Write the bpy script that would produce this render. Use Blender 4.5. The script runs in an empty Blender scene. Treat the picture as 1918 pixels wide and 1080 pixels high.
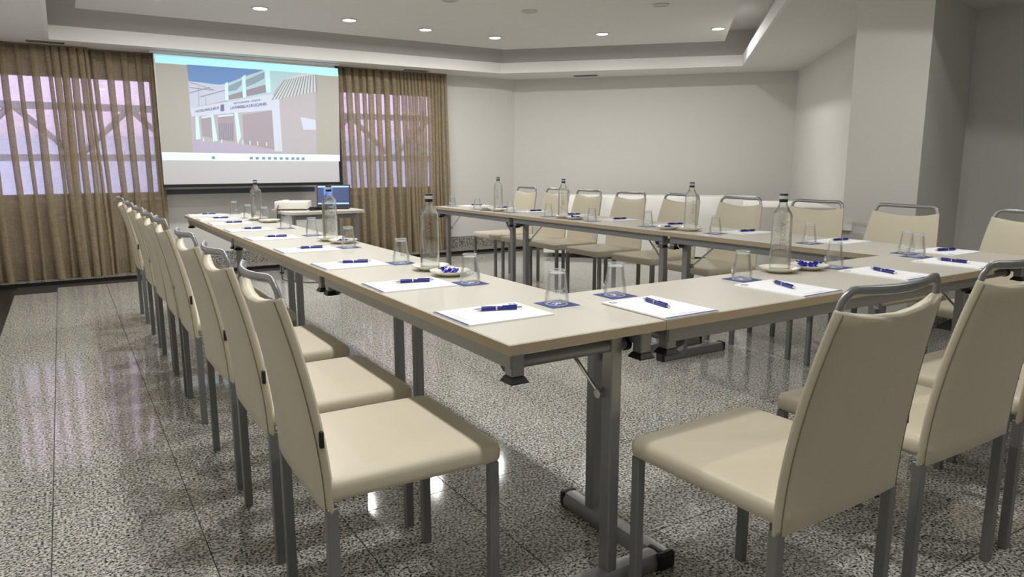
import bpy, bmesh, math, random
from mathutils import Vector, Matrix
from mathutils.geometry import tessellate_polygon
random.seed(7)
S = bpy.context.scene
C = S.collection

# ------------------------------------------------------------------ camera
F_PX, YAW, PITCH, ROLL = 1328.57, 0.56023, 0.173586, -0.00235
CAM = Vector((-0.79175, -1.27152, 1.13341))
cam_data = bpy.data.cameras.new('camera')
cam_data.sensor_fit = 'HORIZONTAL'; cam_data.sensor_width = 36.0
cam_data.lens = F_PX * 36.0 / 1918.0
cam_data.clip_start = 0.05; cam_data.clip_end = 200
cam = bpy.data.objects.new('camera', cam_data); C.objects.link(cam)
_d = Vector((math.sin(YAW) * math.cos(PITCH), math.cos(YAW) * math.cos(PITCH), -math.sin(PITCH)))
_r0 = Vector((math.cos(YAW), -math.sin(YAW), 0)); _u0 = _r0.cross(_d)
_r = _r0 * math.cos(ROLL) + _u0 * math.sin(ROLL); _u = -_r0 * math.sin(ROLL) + _u0 * math.cos(ROLL)
cam.matrix_world = Matrix(((_r.x, _u.x, -_d.x, CAM.x), (_r.y, _u.y, -_d.y, CAM.y), (_r.z, _u.z, -_d.z, CAM.z), (0, 0, 0, 1)))
S.camera = cam

# ------------------------------------------------------------------ world, exposure
W = bpy.data.worlds.new('overcast_sky'); S.world = W; W.use_nodes = True
W.node_tree.nodes['Background'].inputs[0].default_value = (0.74, 0.76, 0.95, 1)
W.node_tree.nodes['Background'].inputs[1].default_value = 10.0
S.view_settings.view_transform = 'Standard'; S.view_settings.look = 'None'
S.view_settings.gamma = 1.0; S.view_settings.use_curve_mapping = False
S.view_settings.exposure = 0.24
S.cycles.use_denoising = True
S.cycles.max_bounces = 14; S.cycles.transparent_max_bounces = 24
S.cycles.diffuse_bounces = 5; S.cycles.glossy_bounces = 8; S.cycles.transmission_bounces = 8
S.cycles.sample_clamp_indirect = 6.0
LAMP_W = 10.2            # watts of every lit downlight
LAMP_COL = (1.0, 0.995, 0.975)

# ------------------------------------------------------------------ materials
def srgb(r, g, b):
    f = lambda c: ((c / 255.0 + 0.055) / 1.055) ** 2.4 if c > 10 else c / 255.0 / 12.92
    return (f(r), f(g), f(b), 1.0)

def mat(name, col, rough=0.6, metal=0.0, spec=0.5, noise=0.0, nscale=40.0, bump=0.0, bscale=200.0, emit=0.0, coat=0.0):
    m = bpy.data.materials.new(name); m.use_nodes = True
    nt = m.node_tree; b = nt.nodes['Principled BSDF']
    b.inputs['Base Color'].default_value = col; b.inputs['Roughness'].default_value = rough
    b.inputs['Metallic'].default_value = metal; b.inputs['Specular IOR Level'].default_value = spec
    b.inputs['Coat Weight'].default_value = coat
    if emit:
        b.inputs['Emission Color'].default_value = col; b.inputs['Emission Strength'].default_value = emit
    if noise or bump:
        tc = nt.nodes.new('ShaderNodeTexCoord')
    if noise:
        n = nt.nodes.new('ShaderNodeTexNoise'); n.inputs['Scale'].default_value = nscale; n.inputs['Detail'].default_value = 4
        nt.links.new(tc.outputs['Object'], n.inputs['Vector'])
        mx = nt.nodes.new('ShaderNodeMix'); mx.data_type = 'RGBA'
        mx.inputs['A'].default_value = tuple(c * (1 - noise) for c in col[:3]) + (1,)
        mx.inputs['B'].default_value = tuple(min(1, c * (1 + noise)) for c in col[:3]) + (1,)
        nt.links.new(n.outputs['Fac'], mx.inputs['Factor']); nt.links.new(mx.outputs['Result'], b.inputs['Base Color'])
    if bump:
        n2 = nt.nodes.new('ShaderNodeTexNoise'); n2.inputs['Scale'].default_value = bscale; n2.inputs['Detail'].default_value = 3
        nt.links.new(tc.outputs['Object'], n2.inputs['Vector'])
        bp = nt.nodes.new('ShaderNodeBump'); bp.inputs['Strength'].default_value = bump; bp.inputs['Distance'].default_value = 0.002
        nt.links.new(n2.outputs['Fac'], bp.inputs['Height']); nt.links.new(bp.outputs['Normal'], b.inputs['Normal'])
    return m

def granite(name, light, mid, dark, rough, scale=120.0):
    m = bpy.data.materials.new(name); m.use_nodes = True
    nt = m.node_tree; b = nt.nodes['Principled BSDF']; L = nt.links.new
    geo = nt.nodes.new('ShaderNodeNewGeometry'); oi = nt.nodes.new('ShaderNodeObjectInfo')
    vm = nt.nodes.new('ShaderNodeVectorMath'); vm.operation = 'SCALE'; vm.inputs['Scale'].default_value = 37.0
    cmb = nt.nodes.new('ShaderNodeCombineXYZ'); L(oi.outputs['Random'], cmb.inputs[0]); L(oi.outputs['Random'], cmb.inputs[1])
    L(cmb.outputs[0], vm.inputs[0])
    ad = nt.nodes.new('ShaderNodeVectorMath'); ad.operation = 'ADD'; L(geo.outputs['Position'], ad.inputs[0]); L(vm.outputs[0], ad.inputs[1])
    n1 = nt.nodes.new('ShaderNodeTexNoise'); n1.inputs['Scale'].default_value = scale; n1.inputs['Detail'].default_value = 3; n1.inputs['Roughness'].default_value = 0.62
    L(ad.outputs[0], n1.inputs['Vector'])
    v1 = nt.nodes.new('ShaderNodeTexVoronoi'); v1.inputs['Scale'].default_value = scale * 1.15
    L(ad.outputs[0], v1.inputs['Vector'])
    r1 = nt.nodes.new('ShaderNodeValToRGB'); e = r1.color_ramp.elements
    e[0].position = 0.40; e[0].color = dark; e[1].position = 0.585; e[1].color = light
    a = r1.color_ramp.elements.new(0.46); a.color = mid
    a = r1.color_ramp.elements.new(0.52); a.color = tuple((x + y) / 2 for x, y in zip(mid, light))
    L(n1.outputs['Fac'], r1.inputs['Fac'])
    sep = nt.nodes.new('ShaderNodeSeparateColor'); L(v1.outputs['Color'], sep.inputs[0])
    r2 = nt.nodes.new('ShaderNodeValToRGB'); e = r2.color_ramp.elements
    e[0].position = 0.0; e[0].color = (0.30, 0.29, 0.27, 1); e[1].position = 0.45; e[1].color = (1, 1, 1, 1)
    L(sep.outputs[0], r2.inputs['Fac'])
    mx = nt.nodes.new('ShaderNodeMix'); mx.data_type = 'RGBA'; mx.blend_type = 'MULTIPLY'; mx.inputs['Factor'].default_value = 0.8
    L(r1.outputs[0], mx.inputs['A']); L(r2.outputs[0], mx.inputs['B'])
    L(mx.outputs['Result'], b.inputs['Base Color'])
    b.inputs['Roughness'].default_value = rough; b.inputs['Specular IOR Level'].default_value = 0.36
    return m

def thin_glass(name, tint, gloss=1.0, refr=0.0, ior=1.33):
    m = bpy.data.materials.new(name); m.use_nodes = True
    nt = m.node_tree; L = nt.links.new
    for n in list(nt.nodes): nt.nodes.remove(n)
    out = nt.nodes.new('ShaderNodeOutputMaterial'); tr = nt.nodes.new('ShaderNodeBsdfTransparent'); tr.inputs[0].default_value = tint
    gl = nt.nodes.new('ShaderNodeBsdfGlossy'); gl.inputs['Roughness'].default_value = 0.03
    lw = nt.nodes.new('ShaderNodeLayerWeight'); lw.inputs[0].default_value = 0.25
    mul = nt.nodes.new('ShaderNodeMath'); mul.operation = 'MULTIPLY'; mul.inputs[1].default_value = gloss; mul.use_clamp = True
    L(lw.outputs['Fresnel'], mul.inputs[0])
    mx = nt.nodes.new('ShaderNodeMixShader'); L(mul.outputs[0], mx.inputs[0]); L(tr.outputs[0], mx.inputs[1]); L(gl.outputs[0], mx.inputs[2])
    last = mx
    if refr:
        g = nt.nodes.new('ShaderNodeBsdfGlass'); g.inputs['IOR'].default_value = ior; g.inputs['Roughness'].default_value = 0.0
        g.inputs['Color'].default_value = (1, 1, 1, 1)
        m2 = nt.nodes.new('ShaderNodeMixShader'); m2.inputs[0].default_value = refr
        L(mx.outputs[0], m2.inputs[1]); L(g.outputs[0], m2.inputs[2]); last = m2
    L(last.outputs[0], out.inputs[0])
    return m

def fabric_curtain(name, col):
    m = bpy.data.materials.new(name); m.use_nodes = True
    nt = m.node_tree; L = nt.links.new
    for n in list(nt.nodes): nt.nodes.remove(n)
    out = nt.nodes.new('ShaderNodeOutputMaterial')
    tc = nt.nodes.new('ShaderNodeTexCoord')
    mp = nt.nodes.new('ShaderNodeMapping'); mp.inputs['Scale'].default_value = (260, 260, 18); L(tc.outputs['Object'], mp.inputs[0])
    n1 = nt.nodes.new('ShaderNodeTexNoise'); n1.inputs['Scale'].default_value = 1.0; n1.inputs['Detail'].default_value = 2; L(mp.outputs[0], n1.inputs['Vector'])
    mp2 = nt.nodes.new('ShaderNodeMapping'); mp2.inputs['Scale'].default_value = (20, 20, 300); L(tc.outputs['Object'], mp2.inputs[0])
    n2 = nt.nodes.new('ShaderNodeTexNoise'); n2.inputs['Scale'].default_value = 1.0; n2.inputs['Detail'].default_value = 2; L(mp2.outputs[0], n2.inputs['Vector'])
    ad = nt.nodes.new('ShaderNodeMath'); ad.operation = 'ADD'; L(n1.outputs['Fac'], ad.inputs[0]); L(n2.outputs['Fac'], ad.inputs[1])
    hf = nt.nodes.new('ShaderNodeMath'); hf.operation = 'MULTIPLY'; hf.inputs[1].default_value = 0.5; L(ad.outputs[0], hf.inputs[0])
    cr = nt.nodes.new('ShaderNodeValToRGB'); e = cr.color_ramp.elements
    e[0].position = 0.3; e[0].color = tuple(c * 0.7 for c in col[:3]) + (1,); e[1].position = 0.7; e[1].color = tuple(min(1, c * 1.25) for c in col[:3]) + (1,)
    L(hf.outputs[0], cr.inputs[0])
    df = nt.nodes.new('ShaderNodeBsdfDiffuse'); L(cr.outputs[0], df.inputs[0])
    tl = nt.nodes.new('ShaderNodeBsdfTranslucent'); L(cr.outputs[0], tl.inputs[0])
    m1 = nt.nodes.new('ShaderNodeMixShader'); m1.inputs[0].default_value = 0.3; L(df.outputs[0], m1.inputs[1]); L(tl.outputs[0], m1.inputs[2])
    tr = nt.nodes.new('ShaderNodeBsdfTransparent'); tr.inputs[0].default_value = (0.95, 0.92, 0.95, 1)
    rp = nt.nodes.new('ShaderNodeMapRange'); rp.inputs['From Min'].default_value = 0.3; rp.inputs['From Max'].default_value = 0.7
    rp.inputs['To Min'].default_value = 0.42; rp.inputs['To Max'].default_value = 0.20; L(hf.outputs[0], rp.inputs[0])
    m2 = nt.nodes.new('ShaderNodeMixShader'); L(rp.outputs[0], m2.inputs[0]); L(m1.outputs[0], m2.inputs[1]); L(tr.outputs[0], m2.inputs[2])
    L(m2.outputs[0], out.inputs[0])
    return m

M = {}
M['wall'] = mat('wall_paint', srgb(212, 210, 205), 0.85, noise=0.015, nscale=6, bump=0.05, bscale=120)
M['ceil'] = mat('ceiling_paint', srgb(226, 224, 220), 0.8, noise=0.01, nscale=4)
M['fascia'] = mat('fascia_paint', srgb(232, 230, 226), 0.6)
M['granite'] = granite('floor_granite', srgb(222, 220, 212), srgb(152, 150, 144), srgb(28, 28, 28), 0.075)
M['granite_base'] = granite('baseboard_granite', srgb(190, 186, 178), srgb(120, 116, 110), srgb(28, 28, 28), 0.25, 110.0)
M['grout'] = mat('grout', srgb(52, 50, 47), 0.7)
M['dark_stone'] = mat('dark_stone', srgb(26, 25, 25), 0.3, noise=0.2, nscale=120)
M['leather'] = mat('cream_leather', srgb(208, 199, 177), 0.42, spec=0.4, noise=0.03, nscale=9, bump=0.12, bscale=420)
M['seam'] = mat('seam_thread', srgb(120, 108, 88), 0.7)
M['steel'] = mat('grey_painted_steel', srgb(150, 150, 152), 0.32, 0.6, noise=0.03, nscale=30)
M['leg'] = mat('dark_grey_leg', srgb(132, 132, 132), 0.42, 0.35, noise=0.03, nscale=30)
M['chrome'] = mat('chrome', srgb(205, 205, 205), 0.12, 1.0)
M['plastic'] = mat('black_plastic', srgb(30, 30, 30), 0.45)
M['tag'] = mat('black_tag', srgb(22, 22, 22), 0.6)
M['top'] = mat('beige_laminate', srgb(200, 196, 184), 0.40, spec=0.3, noise=0.012, nscale=3, bump=0.02, bscale=60)
M['edge'] = mat('table_edge_band', srgb(168, 153, 130), 0.45, noise=0.08, nscale=18)
M['rail'] = mat('table_rail_steel', srgb(138, 139, 142), 0.42, 0.5)
M['paper'] = mat('white_paper', srgb(246, 246, 248), 0.8)
M['navy'] = mat('navy_print', srgb(56, 66, 128), 0.6)
M['ink'] = mat('blue_ink', srgb(96, 104, 150), 0.7)
M['pen_blue'] = mat('pen_blue', srgb(30, 36, 130), 0.25, spec=0.5)
M['silver'] = mat('silver_plastic', srgb(205, 205, 205), 0.25, 0.7)
M['coaster'] = mat('coaster_blue', srgb(62, 74, 138), 0.6)
M['white'] = mat('white_print', srgb(252, 252, 252), 0.6)
M['porcelain'] = mat('porcelain', srgb(240, 236, 222), 0.15, spec=0.5)
M['candy'] = mat('blue_foil', srgb(34, 44, 180), 0.22, 0.35)
M['glass'] = thin_glass('tumbler_glass', (0.992, 0.996, 0.996, 1), 0.42, 0.08, 1.45)
M['bottle'] = thin_glass('bottle_glass', (0.99, 0.995, 0.995, 1), 0.75, 0.34, 1.3)
M['glass_edge_glint'] = mat('glass_edge_glint', srgb(236, 240, 240), 0.08, spec=0.8)  # milky half-clear colour standing in for bright glints along the glass edges
M['glass_edge_glint'].node_tree.nodes['Principled BSDF'].inputs['Alpha'].default_value = 0.45
M['water'] = thin_glass('water_clear', (0.985, 0.99, 0.99, 1), 0.4)
M['pane'] = thin_glass('window_glass', (0.95, 0.96, 0.97, 1), 1.0)
M['cap'] = mat('cap_black', srgb(24, 24, 26), 0.3)
M['cap_label'] = mat('cap_label', srgb(186, 186, 186), 0.4)
M['curtain'] = fabric_curtain('linen_curtain', srgb(182, 167, 138))
M['curtain_dense'] = mat('linen_header', srgb(128, 112, 90), 0.9, noise=0.12, nscale=90)
M['frame'] = mat('window_frame', srgb(120, 122, 128), 0.5)
M['screen'] = mat('screen_cloth', srgb(206, 206, 209), 0.75)
M['black'] = mat('matte_black', srgb(16, 16, 18), 0.6)
M['rail_dark'] = mat('dark_grey_rail', srgb(84, 92, 108), 0.45)
M['cloth'] = mat('white_tablecloth', srgb(236, 234, 230), 0.85, noise=0.02, nscale=5)
M['projector'] = mat('white_plastic', srgb(236, 234, 228), 0.4)
M['laptop'] = mat('laptop_grey', srgb(48, 50, 56), 0.4, 0.4)
M['cable'] = mat('black_cable', srgb(18, 18, 20), 0.5)
M['vent'] = mat('vent_metal', srgb(120, 118, 114), 0.5)
M['vent_dark'] = mat('vent_dark', srgb(40, 39, 38), 0.8)
M['lamp_on'] = mat('lamp_lit', (1.0, 0.97, 0.92, 1), 0.5, emit=26.0)
M['lamp_off'] = mat('lamp_unlit', srgb(190, 188, 182), 0.4)
M['lamp_ring'] = mat('lamp_trim', srgb(206, 204, 198), 0.5)
M['brick_out'] = mat('outside_render', srgb(192, 174, 186), 0.9, noise=0.06, nscale=3)
M['grey_out'] = mat('outside_concrete', srgb(172, 174, 190), 0.9, noise=0.05, nscale=2)
M['truss'] = mat('outside_steel', srgb(86, 88, 100), 0.6)

# ------------------------------------------------------------------ mesh helpers
class MB:
    """collects geometry of ONE part"""
    def __init__(self): self.v = []; self.f = []; self.m = []
    def add(self, vs, fs, mi=0):
        o = len(self.v); self.v += [tuple(x) for x in vs]; self.f += [tuple(o + i for i in f) for f in fs]; self.m += [mi] * len(fs)
        return self
    def box(self, a, b, mi=0):
        x0, y0, z0 = a; x1, y1, z1 = b
        return self.add([(x0, y0, z0), (x1, y0, z0), (x1, y1, z0), (x0, y1, z0), (x0, y0, z1), (x1, y0, z1), (x1, y1, z1), (x0, y1, z1)],
                        [(0, 3, 2, 1), (4, 5, 6, 7), (0, 1, 5, 4), (1, 2, 6, 5), (2, 3, 7, 6), (3, 0, 4, 7)], mi)
    def rbox(self, a, b, bev=0.005, seg=2, mi=0):
        bm = bmesh.new(); bmesh.ops.create_cube(bm, size=1)
        for v in bm.verts:
            v.co = Vector([(a[i] + b[i]) / 2 + v.co[i] * (b[i] - a[i]) for i in range(3)])
        bmesh.ops.bevel(bm, geom=bm.edges[:], offset=bev, segments=seg, affect='EDGES', profile=0.5)
        bm.verts.index_update()
        self.add([v.co.copy() for v in bm.verts], [[v.index for v in f.verts] for f in bm.faces], mi); bm.free()
        return self
    def tube(self, pts, r, n=8, prof=None, cap=True, mi=0, up=None):
        pts = [Vector(p) for p in pts]; rings = []; prev = None
        for i, p in enumerate(pts):
            t = (pts[min(i + 1, len(pts) - 1)] - pts[max(i - 1, 0)]).normalized()
            if prev is None:
                ref = Vector(up) if up else (Vector((0, 0, 1)) if abs(t.z) < 0.9 else Vector((1, 0, 0)))
            else: ref = prev
            a = (ref - t * ref.dot(t)).normalized(); b = t.cross(a); prev = a
            rr = r[i] if isinstance(r, (list, tuple)) else r
            if prof: rings.append([p + a * (q[0]) + b * (q[1]) for q in prof])
            else: rings.append([p + a * rr * math.cos(2 * math.pi * k / n) + b * rr * math.sin(2 * math.pi * k / n) for k in range(n)])
        m = len(rings[0]); vs = [v for rg in rings for v in rg]; fs = []
        for i in range(len(rings) - 1):
            for k in range(m):
                fs.append((i * m + k, i * m + (k + 1) % m, (i + 1) * m + (k + 1) % m, (i + 1) * m + k))
        if cap:
            fs.append(tuple(range(m - 1, -1, -1))); fs.append(tuple((len(rings) - 1) * m + k for k in range(m)))
        return self.add(vs, fs, mi)
    def lathe(self, prof, n=20, mi=0, close=True, sq=None, c=(0, 0)):
        vs = []; fs = []
        for (r, z) in prof:
            for k in range(n):
                a = 2 * math.pi * k / n
                s = 1.0
                if sq and r > sq[1]:
                    s = 1.0 / ((abs(math.cos(a)) ** sq[0] + abs(math.sin(a)) ** sq[0]) ** (1 / sq[0]))
                vs.append((c[0] + r * s * math.cos(a), c[1] + r * s * math.sin(a), z))
        for i in range(len(prof) - 1):
            for k in range(n):
                fs.append((i * n + k, i * n + (k + 1) % n, (i + 1) * n + (k + 1) % n, (i + 1) * n + k))
        if close:
            if prof[0][0] > 1e-5: fs.append(tuple(range(n - 1, -1, -1)))
            if prof[-1][0] > 1e-5: fs.append(tuple((len(prof) - 1) * n + k for k in range(n)))
        return self.add(vs, fs, mi)
    def grid(self, rows, mi=0, wrap=False):
        n = len(rows[0]); vs = [p for r in rows for p in r]; fs = []
        for i in range(len(rows) - 1):
            for k in range(n if wrap else n - 1):
                fs.append((i * n + k, i * n + (k + 1) % n, (i + 1) * n + (k + 1) % n, (i + 1) * n + k))
        return self.add(vs, fs, mi)
    def mesh(self, name, mats, smooth=False):
        me = bpy.data.meshes.new(name); me.from_pydata(self.v, [], self.f); me.update()
        for m in (mats if isinstance(mats, (list, tuple)) else [mats]): me.materials.append(m)
        if any(self.m): me.polygons.foreach_set('material_index', self.m)
        if smooth:
            me.polygons.foreach_set('use_smooth', [True] * len(me.polygons))
            if smooth != 'all':
                me.set_sharp_from_angle(angle=math.radians(smooth if smooth is not True else 40))
        return me
    def build(self, name, mats, parent=None, smooth=False, recalc=True):
        me = self.mesh(name, mats, smooth)
        if recalc:
            bm = bmesh.new(); bm.from_mesh(me); bmesh.ops.recalc_face_normals(bm, faces=bm.faces[:]); bm.to_mesh(me); bm.free()
        o = bpy.data.objects.new(name, me); C.objects.link(o)
        if parent: o.parent = parent
        return o

def tag(o, label=None, cat=None, group=None, kind=None):
    if label: o['label'] = label
    if cat: o['category'] = cat
    if group: o['group'] = group
    if kind: o['kind'] = kind
    return o
def thing(name, label, cat, loc=(0, 0, 0), rz=0.0, group=None):
    o = bpy.data.objects.new(name, None); o.empty_display_size = 0.1; C.objects.link(o)
    o.location = loc; o.rotation_euler = (0, 0, rz)
    return tag(o, label, cat, group)
def copy_tree(o, parent=None):
    c = o.copy(); C.objects.link(c)
    if parent is not None: c.parent = parent
    for ch in [x for x in o.children]: copy_tree(ch, c)
    return c
def place(proto, used, loc, rz, label, group):
    o = proto if not used else copy_tree(proto)
    o.location = loc; o.rotation_euler = (0, 0, rz); o['label'] = label; o['group'] = group
    return o
def text_mesh(name, s, size, material, parent, fn, spacing=1.0, bold=0.0):
    cu = bpy.data.curves.new(name, 'FONT'); cu.body = s; cu.size = size; cu.align_x = 'CENTER'; cu.align_y = 'CENTER'; cu.resolution_u = 2
    cu.space_character = spacing; cu.offset = bold
    t = bpy.data.objects.new(name, cu); C.objects.link(t)
    dg = bpy.context.evaluated_depsgraph_get(); me = bpy.data.meshes.new_from_object(t.evaluated_get(dg))
    bpy.data.objects.remove(t); bpy.data.curves.remove(cu)
    for v in me.vertices: v.co = Vector(fn(v.co.x, v.co.y))
    me.materials.clear(); me.materials.append(material)
    o = bpy.data.objects.new(name, me); C.objects.link(o); o.parent = parent
    return o
ORD = ['nearest', 'second', 'third', 'fourth', 'fifth', 'sixth', 'seventh', 'eighth', 'ninth', 'tenth', 'eleventh']

# ------------------------------------------------------------------ room shell
ZS, ZM, ZU = 2.25, 2.50, 2.66          # soffit, ceiling panel, slab above the cove
YF = 7.10                              # far wall face
A2 = Vector((0.97, 0.24)).normalized(); B2 = Vector((-A2.y, A2.x))
K = Vector((4.62, 1.354)); E_ = K - A2 * 1.03; F_ = E_ + B2 * 0.43
C1 = Vector((4.50, YF)); C2 = Vector((6.97, 4.50))
WD = Vector((-0.684, -0.729)).normalized()

def struct(o): o['kind'] = 'structure'; return o

# floor: bed with dark joints, then tiles laid on it
fl = struct(MB().box((-1.62, -3.6, -0.08), (7.4, 7.3, -0.003)).build('floor', M['grout']))
TX, TY, GAP = 0.40, 0.605, 0.0026
tile_me = MB().rbox((GAP / 2, GAP / 2, -0.003), (TX - GAP / 2, TY - GAP / 2, 0.0), 0.0008, 1).mesh('tile', M['granite'])
nt_ = 0
for i in range(0, 20):
    for j in range(-3, 10):
        x, y = -0.92 + TX * i, 0.84 + TY * j
        cx, cy = x + TX / 2, y + TY / 2
        if y + TY > 6.80 or cx + cy > 11.4 or (cx - cy > 2.45 and cx > 4.3): continue
        t = bpy.data.objects.new('tile', tile_me); C.objects.link(t); t.location = (x, y, 0); t.parent = fl; nt_ += 1
lt = MB().rbox((-1.24 , GAP / 2, -0.003), (-0.92 - GAP / 2, TY - GAP / 2, 0.0), 0.0008, 1).mesh('tile', M['granite'])
for j in range(-3, 10):
    y = 0.84 + TY * j
    if y + TY > 6.80: continue
    t = bpy.data.objects.new('tile', lt); C.objects.link(t); t.location = (0, y, 0); t.parent = fl
far_me = MB().rbox((0, GAP / 2, -0.003), (TX - GAP, 0.275, 0.0), 0.0008, 1).mesh('tile', M['granite'])
for i in range(0, 15):
    t = bpy.data.objects.new('tile', far_me); C.objects.link(t); t.location = (-0.92 + TX * i + GAP / 2, 0.84 + TY * 9 + 0.0, 0); t.parent = fl
rest = MB()
rest.box((-1.24, -3.6, -0.003), (7.4, 0.84 - TY * 3 - 0.002, 0.0))
o = rest.build('granite_paving', M['granite'], fl); o['kind'] = 'stuff'
MB().box((-1.62, -3.6, -0.003), (-1.2425, 6.80, 0.0)).build('border_strip', M['dark_stone'], fl)

# step along the window wall
st = struct(MB().box((-1.62, 6.80, -0.003), (4.8, 7.12, 0.035)).build('trim_1', M['granite_base']))
MB().box((-1.62, 6.785, -0.003), (4.8, 6.80, 0.030)).build('riser', M['dark_stone'], st)

def wall_piece(mb, p, q, z0, z1, th=0.12):
    """vertical slab from p to q (2d), thickness to the left of p->q"""
    d = (q - p).normalized(); n = Vector((-d.y, d.x)) * th
    a, b, c, e = p, q, q + n, p + n
    mb.add([(a.x, a.y, z0), (b.x, b.y, z0), (c.x, c.y, z0), (e.x, e.y, z0), (a.x, a.y, z1), (b.x, b.y, z1), (c.x, c.y, z1), (e.x, e.y, z1)],
           [(0, 3, 2, 1), (4, 5, 6, 7), (0, 1, 5, 4), (1, 2, 6, 5), (2, 3, 7, 6), (3, 0, 4, 7)])
ZT = 2.75
W1, W2, WZ0, WZ1 = (-1.47, 0.12), (2.02, 3.36), 0.80, 2.03
wf = MB()
for (x0, x1, z0, z1) in ((-1.62, W1[0], 0, ZT), (W1[0], W1[1], 0, WZ0), (W1[0], W1[1], WZ1, ZT), (W1[1], W2[0], 0, ZT), (W2[0], W2[1], 0, WZ0), (W2[0], W2[1], WZ1, ZT), (W2[1], 4.62, 0, ZT)):
    wf.box((x0, YF, z0), (x1, YF + 0.16, z1))
struct(wf.build('wall_far', M['wall']))
def wall(name, p, q, z0=0.0, z1=ZT):
    mb = MB(); wall_piece(mb, Vector(p), Vector(q), z0, z1); return struct(mb.build(name, M['wall']))
wall('wall_diagonal', C2, C1) if False else None
dmb = MB(); n = Vector((0.725, 0.688)) * 0.12
def slab(name, p, q, nrm, z0=0.0, z1=ZT, m='wall', th=0.12):
    p = Vector(p); q = Vector(q); nn = Vector(nrm).normalized() * th
    mb = MB(); P = [p, q, q + nn, p + nn]
    mb.add([(v.x, v.y, z0) for v in P] + [(v.x, v.y, z1) for v in P], [(0, 3, 2, 1), (4, 5, 6, 7), (0, 1, 5, 4), (1, 2, 6, 5), (2, 3, 7, 6), (3, 0, 4, 7)])
    return mb.build(name, M[m])
DD = (C2 - C1).normalized(); DN = Vector((-DD.y, DD.x))
if DN.x < 0: DN = -DN
struct(slab('wall_diagonal', C1, C2 + DD * 0.1, DN))
AN = Vector((WD.y, -WD.x))
if AN.x < 0: AN = -AN
struct(slab('wall_alcove', C2, C2 + WD * 3.75, AN))
# pillar
P4 = [E_, F_, F_ + A2 * 0.9, E_ + A2 * 1.4]
mb = MB(); mb.add([(v.x, v.y, 0) for v in P4] + [(v.x, v.y, ZT) for v in P4], [(0, 1, 2, 3), (4, 7, 6, 5), (0, 4, 5, 1), (1, 5, 6, 2), (2, 6, 7, 3), (3, 7, 4, 0)])
struct(mb.build('wall_pillar', M['wall']))
struct(slab('wall_right', K, K - B2 * 5.0, A2))
struct(slab('wall_left', (-1.50, -3.5), (-1.50, YF), (-1, 0)))
struct(slab('wall_back', (-1.6, -3.45), (6.2, -3.45), (0, -1)))

# granite baseboards
def base(name, p, q, nrm, z0=0.0): return struct(slab(name, p, q, nrm, z0, z0 + 0.15, 'granite_base', 0.015))
base('baseboard_far', (-1.49, YF), (C1.x - 0.01, YF), (0, -1), 0.035)
base('baseboard_diagonal', C1, C2, -DN)
base('baseboard_alcove', C2, C2 + WD * 2.9, -AN)
base('baseboard_right', K + B2 * 0.0, K - B2 * 4.8, -A2)
base('baseboard_pillar', E_, K, -B2)
base('baseboard_pillar_side', E_, F_, -A2)
base('baseboard_left', (-1.50, -3.4), (-1.50, 6.78), (1, 0))

# ceiling: raised panel with a dark gap, cove with a bright lip, soffit round the room
COVE = [Vector(v) for v in ((-0.77, 6.60), (4.0, 6.60), (6.03, 4.56), (2.95, 1.48), (2.95, -2.4), (-0.77, -2.4))]
def offset(poly, d):
    n = len(poly); out = []
    for i in range(n):
        p0, p1, p2 = poly[i - 1], poly[i], poly[(i + 1) % n]
        e1 = (p1 - p0).normalized(); e2 = (p2 - p1).normalized()
        n1 = Vector((-e1.y, e1.x)); n2 = Vector((-e2.y, e2.x))     # outward for clockwise order
        b = (n1 + n2); k = d / max(0.2, (1 + n1.dot(n2)))
        out.append(p1 + b * k)
    return out
def ring_prism(name, inner, outer, z0, z1, m, parent=None):
    mb = MB(); n = len(inner)
    vs = [(v.x, v.y, z0) for v in inner] + [(v.x, v.y, z0) for v in outer] + [(v.x, v.y, z1) for v in inner] + [(v.x, v.y, z1) for v in outer]
    fs = []
    for i in range(n):
        j = (i + 1) % n
        fs += [(i, j, n + j, n + i), (2 * n + i, 3 * n + i, 3 * n + j, 2 * n + j), (i, 2 * n + i, 2 * n + j, j), (n + i, n + j, 3 * n + j, 3 * n + i)]
    return mb.add(vs, fs).build(name, m, parent)
def poly_prism(name, poly, z0, z1, m, parent=None):
    n = len(poly); tri = tessellate_polygon([[Vector((v.x, v.y, 0)) for v in poly]])
    mb = MB(); vs = [(v.x, v.y, z0) for v in poly] + [(v.x, v.y, z1) for v in poly]
    fs = [tuple(t) for t in tri] + [tuple(n + i for i in t) for t in tri] + [(i, (i + 1) % n, n + (i + 1) % n, n + i) for i in range(n)]
    return mb.add(vs, fs).build(name, m, parent)
ce = struct(poly_prism('ceiling', offset(COVE, -0.22), ZM, ZM + 0.03, M['ceil']))
MB().box((-1.62, -3.6, ZU), (7.4, 7.4, ZU + 0.06)).build('slab', M['ceil'], ce)
outer = [Vector((-1.6, -3.55)), Vector((-1.6, 7.2)), Vector((7.3, 7.2)), Vector((7.3, -3.55))]
tri = tessellate_polygon([[Vector((v.x, v.y, 0)) for v in outer], [Vector((v.x, v.y, 0)) for v in COVE]])
allp = outer + COVE
sm = MB(); sm.add([(v.x, v.y, ZS) for v in allp], [tuple(t) for t in tri])
sm.build('soffit', M['ceil'], ce, recalc=False)
ring_prism('cove_lip', COVE, offset(COVE, 0.03), ZS - 0.001, ZS + 0.125, M['fascia'], ce)
ring_prism('cove_wall', offset(COVE, 0.13), offset(COVE, 0.16), ZS + 0.001, ZU, M['ceil'], ce)
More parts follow.
